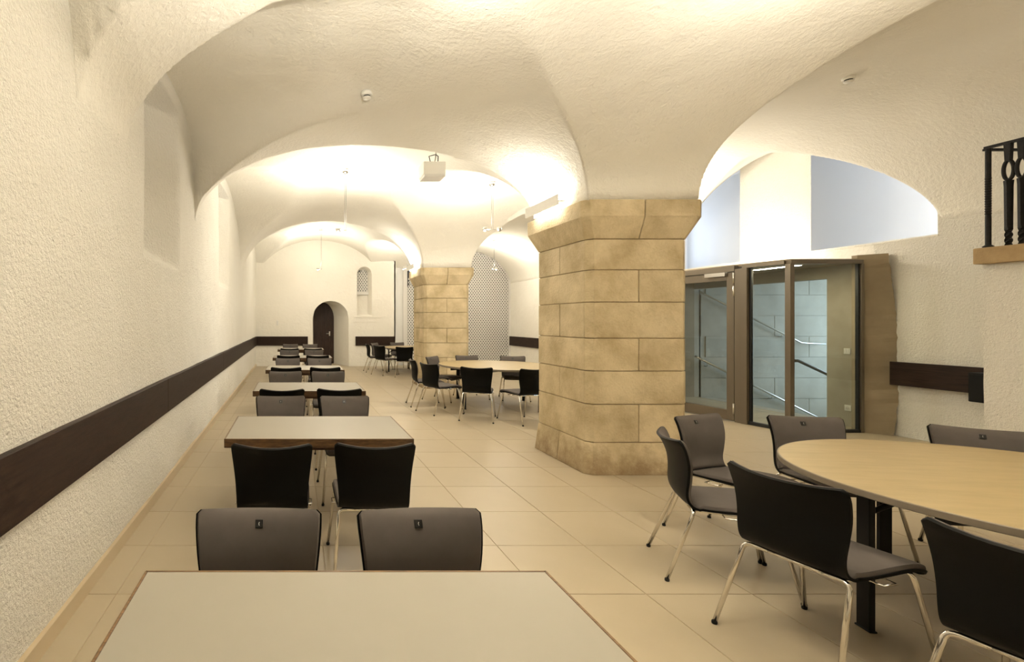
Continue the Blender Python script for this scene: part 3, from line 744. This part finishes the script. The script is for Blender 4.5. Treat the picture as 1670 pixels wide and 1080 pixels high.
# ------------------------------------------------------------------ pendant lamps
def pendant(x, y, zl, heads, label, ku=1, kr=1, tint=None):
    tint = tint or WARM
    zc = ceil_z(x, y)-.005
    r = empty('pendant_lamp', (x, y, zl)); tag(r, label, 'lamp', 'cable-hung uplighters')
    h = zc-zl
    m = MB(); m.lathe([(.012, h-.07), (.05, h-.05), (.055, h-.03), (.05, h+.02)], 16); m.build('canopy', M['steel'], r)
    for s in (-1, 1):
        m = MB(); m.tube([(s*.012, 0, 0), (s*.012, 0, h-.05)], .0022, 6); m.build('cable', M['cable'], r)
    m = MB(); m.tube([(-.17 if len(heads) > 1 else -.14, 0, 0), (.15 if len(heads) > 1 else .02, 0, 0)], .006, 8); m.build('crossbar', M['steel'], r)
    for hx_ in heads:
        m = MB(); m.lathe([(.012,-.035),(.030,-.028),(.042,.010),(.044,.035),(.036,.035),(.030,.012)], 14, (hx_, 0, 0)); hd = m.build('lamp_head', M['steel'], r)
        m = MB(); m.lathe([(.001,.012),(.028,.013),(.028,.018),(.001,.019)], 14, (hx_, 0, 0)); m.build('bulb', M['lamp'], hd)
    area('pendant_light', (heads[0], 0, .045), UP, .07, .07, P_PEND*ku, tint, 'DISK', parent=r)
    d = bpy.data.lights.new('pendant_fill', 'POINT'); d.energy = P_ROUND*kr; d.color = tint; d.shadow_soft_size = .12  # extra point lamp added below the head to even out the light
    o = bpy.data.objects.new('pendant_fill', d); COL.objects.link(o); o.parent = r; o.location = (heads[0], 0, -.17)
    return r
pendant(.83, 8.05, 3.03, (-.12,), 'cable-hung uplighter over the table row, the nearer one', .42, .8)
pendant(.78, 14.6, 3.08, (-.10,), 'cable-hung uplighter over the table row, the farther one', .36, .5)
pendant(3.42, 8.5, 3.13, (-.13, .12), 'twin-headed cable-hung uplighter between the two columns', .28, .85)
pendant(6.05, 14.9, 3.12, (.06,), 'cable-hung uplighter in front of the perforated screen', .38, .42)
# further lamps; those in the near bay are unseen, added for light
pendant(.83, 2.0, 3.06, (-.12,), 'added unseen cable-hung uplighter above the viewer, over the table row', 1.5, .26)
pendant(3.42, 2.2, 3.13, (-.13, .12), 'added unseen cable-hung uplighter above the nearest round table', .75, .2)
pendant(6.05, 8.9, 3.12, (.06,), 'cable-hung uplighter in the right aisle behind the near column', .5, .6)
pendant(6.05, 1.2, 3.12, (.06,), 'added unseen cable-hung uplighter in the right aisle above the viewer', .22, .25, AMBER)
pendant(3.42, 14.9, 3.13, (-.13, .12), 'twin-headed cable-hung uplighter behind the far column', .3, .3)

# ------------------------------------------------------------------ projector, detectors, switches
def projector(x, y, label):
    zc = ceil_z(x, y)
    r = empty('projector', (x, y, zc-.36)); tag(r, label, 'projector')
    bx('projector_body', M['white_plastic'], r, -.145, .145, -.13, .13, 0, .17, .012)
    bx('lower_grille', M['white_metal'], r, -.135, .14, -.135, .12, -.03, .002, .006)
    m = MB(); m.lathe([(.03,-.02),(.04,-.01),(.04,.03)], 14, (0,0,0)); ln = m.build('lens', M['steel_black'], r); ln.rotation_euler = (-math.pi/2, 0, 0); ln.location = (.07, .13, .08)
    m = MB(); m.tube([(.03, 0, .17), (.05, 0, .27), (.06, 0, .37)], .010, 8); m.build('ceiling_mount', M['steel'], r)
    for s in (-1, 1):
        m = MB(); m.tube([(s*.05, -.10, .17), (s*.06-.01, -.11, .24), (s*.02+.02, -.07, .27), (.05, 0, .30)], .006, 6); m.build('cable', M['steel_black'], r)
    bx('mount_plate', M['white_metal'], r, -.02, .12, -.05, .05, .355, .375)
projector(1.83, 6.55, 'white ceiling projector hanging under the vault behind the near arch')
def detector(x, y, label):
    r = empty('smoke_detector', (x, y, ceil_z(x, y))); tag(r, label, 'detector', 'smoke detectors on the vault')
    m = MB(); m.lathe([(.055,.02),(.055,-.015),(.048,-.022),(.001,-.022)], 20); m.build('base', M['white_plastic'], r)
    m = MB(); m.lathe([(.034,-.022),(.034,-.036),(.033,-.036)], 20); m.build('sensor_slot', M['steel_black'], r)
    m = MB(); m.lathe([(.042,-.036),(.038,-.050),(.001,-.054)], 20); m.build('cap', M['white_plastic'], r)
detector(.70, 4.78, 'round white smoke detector on the vault over the table row')
detector(6.15, 5.45, 'round white smoke detector on the vault at the right')
def wallplate(x, y, z, nx, label, holes):
    r = empty('wall_socket' if holes else 'light_switch', (x, y, z)); tag(r, label, 'socket' if holes else 'switch')
    if nx: bx('plate', M['white_plastic'], r, -.012, 0, -.042, .042, -.042, .042, .004)
    else: bx('plate', M['white_plastic'], r, -.042, .042, -.012, 0, -.09, .09, .004)
    if holes:
        m = MB(); m.tube([(-.014, 0, 0), (-.0115, 0, 0)], .022, 16); m.build('socket_hole', M['white_metal'], r)
    elif nx:
        for s in (-1, 1): bx('rocker', M['white_metal'], r, -.018, -.01, s*.017-.015, s*.017+.015, -.03, .03, .002)
    else:
        for k in (0, 1): bx('rocker', M['white_metal'], r, -.02, .03, -.018, -.01, -.07+.075*k, -.01+.075*k, .002)
wallplate(XR, 7.19, 1.10, True, 'white light switch on the concrete wall behind the glass', False)
wallplate(XR, 7.18, .27, True, 'white socket low on the concrete wall behind the glass', True)
wallplate(-.60, YB, 1.47, False, 'white switch on the back wall left of the arched door', False)
r = empty('wall_speaker', (XR-.18, 5.60, .61)); tag(r, 'small black box mounted over the dark board beside the white pier', 'speaker')
bx('cabinet', M['rubber'], r, -.10, .075, -.14, .10, 0, .34, .01); bx('grille', M['rubber'], r, -.108, -.098, -.12, .08, .02, .32); bx('bracket', M['steel_black'], r, .06, .14, -.03, .03, .14, .2)

# ------------------------------------------------------------------ white pier with sandstone sill and iron railing
PX, PY = 7.30, 5.20
m = MB(); 
fp = lambda y, z: (PX+noise.noise((y*1.2, z*1.2, 21))*.018+noise.noise((y*4, z*4, 2))*.008, y, z)
grid_plane(m, fp, np.arange(2.0, PY, .07).tolist()+[PY], np.linspace(0, 2.16, 34).tolist())
m.box(PX+.04, XR, 2.0, PY-.01, 0, 2.14); 
grid_plane(m, lambda x, z: ((PX+noise.noise((PY*1.2, z*1.2, 21))*.018+noise.noise((PY*4, z*4, 2))*.008)*(1-x)+XR*x, PY, z), [0, .5, 1], np.linspace(0, 2.16, 34).tolist())
tag(m.build('wall_platform', M['plaster_wall']), 'rough white plaster pier carrying the railing', kind='structure')
m = MB(); m.box(PX-.09, XR-.02, 2.0, PY+.02, 2.145, 2.315)
tag(m.build('stone_sill', M['sandcap'], None, .012), 'sandstone slab on top of the white pier under the railing', 'sill')
rl_ = empty('iron_railing', (PX-.05, PY-.07, 2.315)); tag(rl_, 'black wrought-iron railing with twisted bars on the sandstone sill', 'railing')
HR = 1.045
m = MB(); m.box(-.022, .022, -2.9, .02, HR-.012, HR+.012); m.build('top_rail', M['iron'], rl_)
m = MB(); m.box(-.02, .66, -.004, .03, HR-.03, HR-.008); m.build('return_rail', M['iron'], rl_)
def corner_bar(x, y):
    m = MB(); prof = []
    for k in range(81):
        z = HR*k/80; rr = .021
        if .32 < z/HR < .70: rr = .019+.005*(k % 2)
        if z < .02: rr = .038
        prof.append((rr, z))
    m.lathe(prof, 12, (x, y, 0), smooth=False); m.build('corner_bar', M['iron'], rl_)
corner_bar(0, 0)
def forged_bar(y):
    b = MB()
    def ring(z, w, t, tw=0):
        c_, s_ = math.cos(tw), math.sin(tw)
        return [(px*c_-py*s_, y+px*s_+py*c_, z) for px, py in ((-t,-w),(t,-w),(t,w),(-t,w))]
    rings = []
    for k in range(9): rings.append(ring(.16*k/8, .019, .019, k*.55))
    for z, w in ((.20,.021),(.45,.023),(.60,.024),(.66,.028)): rings.append(ring(z, w, .017, 8*.55-.13))
    b.loft(rings, caps=True)
    b.loft([ring(.86, .018, .018), ring(HR, .026, .018)], caps=True)
    b.build('forged_bar', M['iron'], rl_, 0)
    b = MB(); pts = [(0, y+.036*math.sin(q)*(1 if True else 1), .765-.10*math.cos(q)) for q in np.linspace(0, 2*math.pi, 25)]
    b.tube(pts, .015, 8, caps=False); b.build('forged_eye', M['iron'], rl_)
for k in range(20): forged_bar(-.147-.093*k)

# ------------------------------------------------------------------ glazed entrance
GA = math.atan2(.158, .987); Q = Vector((6.86, 6.80)); GH = 2.39
sd = empty('window_2', (Q.x, Q.y, 0), GA); tag(sd, 'bronze-framed glass screen turning the corner at the entrance', kind='structure')
def fr_box(root, name, mat, *a, bevel=.004): return bx(name, mat, root, *a, bevel)
fr_box(sd, 'corner_post', M['bronze'], -.03, .04, -.03, .04, 0, GH-.05)
fr_box(sd, 'top_rail', M['bronze'], -.04, .04, .04, .60, GH-.055, GH); fr_box(sd, 'bottom_rail', M['bronze_dark'], -.03, .03, .04, .52, 0, .05)
fr_box(sd, 'pane', M['glass'], -.006, .006, .045, .50, .05, GH-.055, bevel=0)
fr_box(sd, 'gasket', M['bronze_dark'], -.016, .016, .485, .515, .03, GH-.055)
fr_box(sd, 'door_post', M['bronze'], -.06, .06, .515, .60, 0, GH-.055); fr_box(sd, 'door_post', M['bronze'], -.045, .045, .60, .70, 0, GH-.055)
fs_ = empty('window_3', (Q.x, Q.y, 0), 0); tag(fs_, 'front pane of the glazed entrance next to the concrete jamb', kind='structure')
fr_box(fs_, 'top_rail', M['bronze'], -.02, .98, -.04, .04, GH-.055, GH); fr_box(fs_, 'bottom_rail', M['bronze_dark'], .04, .98, -.03, .03, 0, .04)
fr_box(fs_, 'pane', M['glass'], .045, .93, -.006, .006, .04, GH-.055, bevel=0)
fr_box(fs_, 'gasket', M['bronze_dark'], .925, .95, -.02, .02, .03, GH-.055); fr_box(fs_, 'side_post', M['bronze'], .95, .99, -.04, .04, 0, GH-.055)
d2 = empty('door_2', (Q.x, Q.y, 0), GA); tag(d2, 'bronze-framed glass door of the stair entrance', kind='structure')
y0, y1 = .715, 1.72
fr_box(d2, 'lintel', M['bronze'], -.05, .05, .70, 1.80, GH-.09, GH)
fr_box(d2, 'hinge_stile', M['bronze'], -.035, .035, y0, y0+.11, .015, 2.29); fr_box(d2, 'lock_stile', M['bronze'], -.035, .035, y1-.11, y1, .015, 2.29)
fr_box(d2, 'top_rail', M['bronze'], -.035, .035, y0+.11, y1-.11, 2.17, 2.29); fr_box(d2, 'bottom_rail', M['bronze'], -.035, .035, y0+.11, y1-.11, .015, .17)
pn = fr_box(d2, 'pane', M['glass'], -.006, .006, y0+.11, y1-.11, .17, 2.17, bevel=0)
m = MB(); m.box(-.012, .012, y0+.105, y0+.125, .16, 2.18); m.box(-.012, .012, y1-.125, y1-.105, .16, 2.18); m.build('gasket', M['bronze_dark'], d2)
fr_box(d2, 'frame_post', M['bronze'], -.05, .05, y1+.01, y1+.09, 0, GH-.09)
fr_box(d2, 'door_closer', M['steel'], -.085, -.035, y0+.10, y0+.42, 2.235, 2.295)
for z in (.12, 1.92, 2.12): 
    m = MB(); m.tube([(-.045, y0-.004, z), (-.045, y0-.004, z+.16)], .013, 10); m.build('hinge', M['steel'], d2)
m = MB(); m.box(-.046, -.034, y1-.075, y1-.045, .94, 1.10); m.tube([(-.04, y1-.06, 1.02), (-.085, y1-.06, 1.02), (-.085, y1-.20, 1.02)], .010, 8); m.build('lever_handle', M['steel'], d2)
m = MB(); m.tube([(-.05, y1-.06, .06), (-.03, y1-.06, .06)], .018, 10); m.build('door_stop', M['rubber'], d2)
m = MB(); m.prism([(Q.x+.03, Q.y+.03), (XR, Q.y+.03), (XR, 9.95), (6.40, 9.95), (6.60, 8.55)], GH-.02, GH+.02)
tag(m.build('ceiling_entrance', M['concrete_warm']), 'flat roof of the glazed entrance', kind='structure')
m = MB(); m.box(6.30, XR, 9.95, 10.05, 0, GH); m.box(6.33, 6.43, 8.60, 9.95, 0, GH)
tag(m.build('wall_entrance_back', M['concrete_warm']), 'ochre concrete wall closing the entrance', kind='structure')
el = empty('entrance_light', (7.15, 7.30, GH-.02)); tag(el, 'lit linear light under the entrance roof', 'light')
bx('housing', M['white_metal'], el, -.05, .05, -.35, .35, -.035, 0); bx('diffuser', M['lamp'], el, -.04, .04, -.34, .34, -.04, -.035)
area('entrance_glow', (0, 0, -.05), (0, 0, 0), .08, .66, P_BOXIN, AMBER, parent=el)
ul = empty('roof_uplight', (7.55, 8.3, GH+.02)); tag(ul, 'uplighter lying on the entrance roof below the pier', 'light')
bx('housing', M['white_metal'], ul, -.05, .05, -.5, .5, 0, .02); m = MB(); m.tube([(0,-.45,.04),(0,.45,.04)], .012, 8); m.build('fluorescent_tube', M['tube'], ul)
area('roof_glow', (0, 0, .06), (math.pi, .5, 0), .08, .9, P_BOX, (1, .92, .78), parent=ul)
# handrails in the stair hall
def handrail(pts, r_, label, mat, brackets):
    p0 = Vector(pts[0]); rr = empty('handrail', p0); tag(rr, label, 'handrail', 'handrails of the stair hall')
    m = MB(); m.tube([Vector(p)-p0 for p in pts], r_, 8); m.build('rail', mat, rr)
    for q in brackets:
        v = Vector(q)-p0; m = MB(); m.tube([v, v+Vector((0, .02, -.07)), v+Vector((0, .085, -.07))], .008, 6); m.build('bracket', M['steel'], rr)
handrail([(8.14, 9.86, 2.13), (10.18, 9.86, 1.10), (10.66, 9.86, 1.08)], .018, 'upper steel handrail sloping down the stair wall behind the glass', M['steel'], [(8.9, 9.86, 1.75), (9.8, 9.86, 1.29)])
handrail([(8.05, 9.86, .83), (10.5, 9.86, -.40), (12.0, 9.86, -1.15)], .020, 'lower steel handrail sloping down the stair wall behind the glass', M['steel'], [(8.30, 9.86, .70), (9.6, 9.86, .05)])
handrail([(8.52, 8.42, .86), (8.64, 8.42, .86), (9.20, 8.42, .60), (10.6, 8.42, -.05)], .026, 'dark bronze handrail in the middle of the stair behind the glass', M['bronze'], [])
for p in list(bpy.data.objects):
    if p.name.startswith('handrail') and p.get('label', '').startswith('dark bronze'):
        m = MB(); m.tube([(.9, 0, -.34), (.9, 0, -1.6)], .016, 8); m.build('post', M['bronze'], p); m = MB(); m.tube([(.03, 0, -.02), (.03, 0, -.86)], .016, 8); m.build('post', M['bronze'], p)
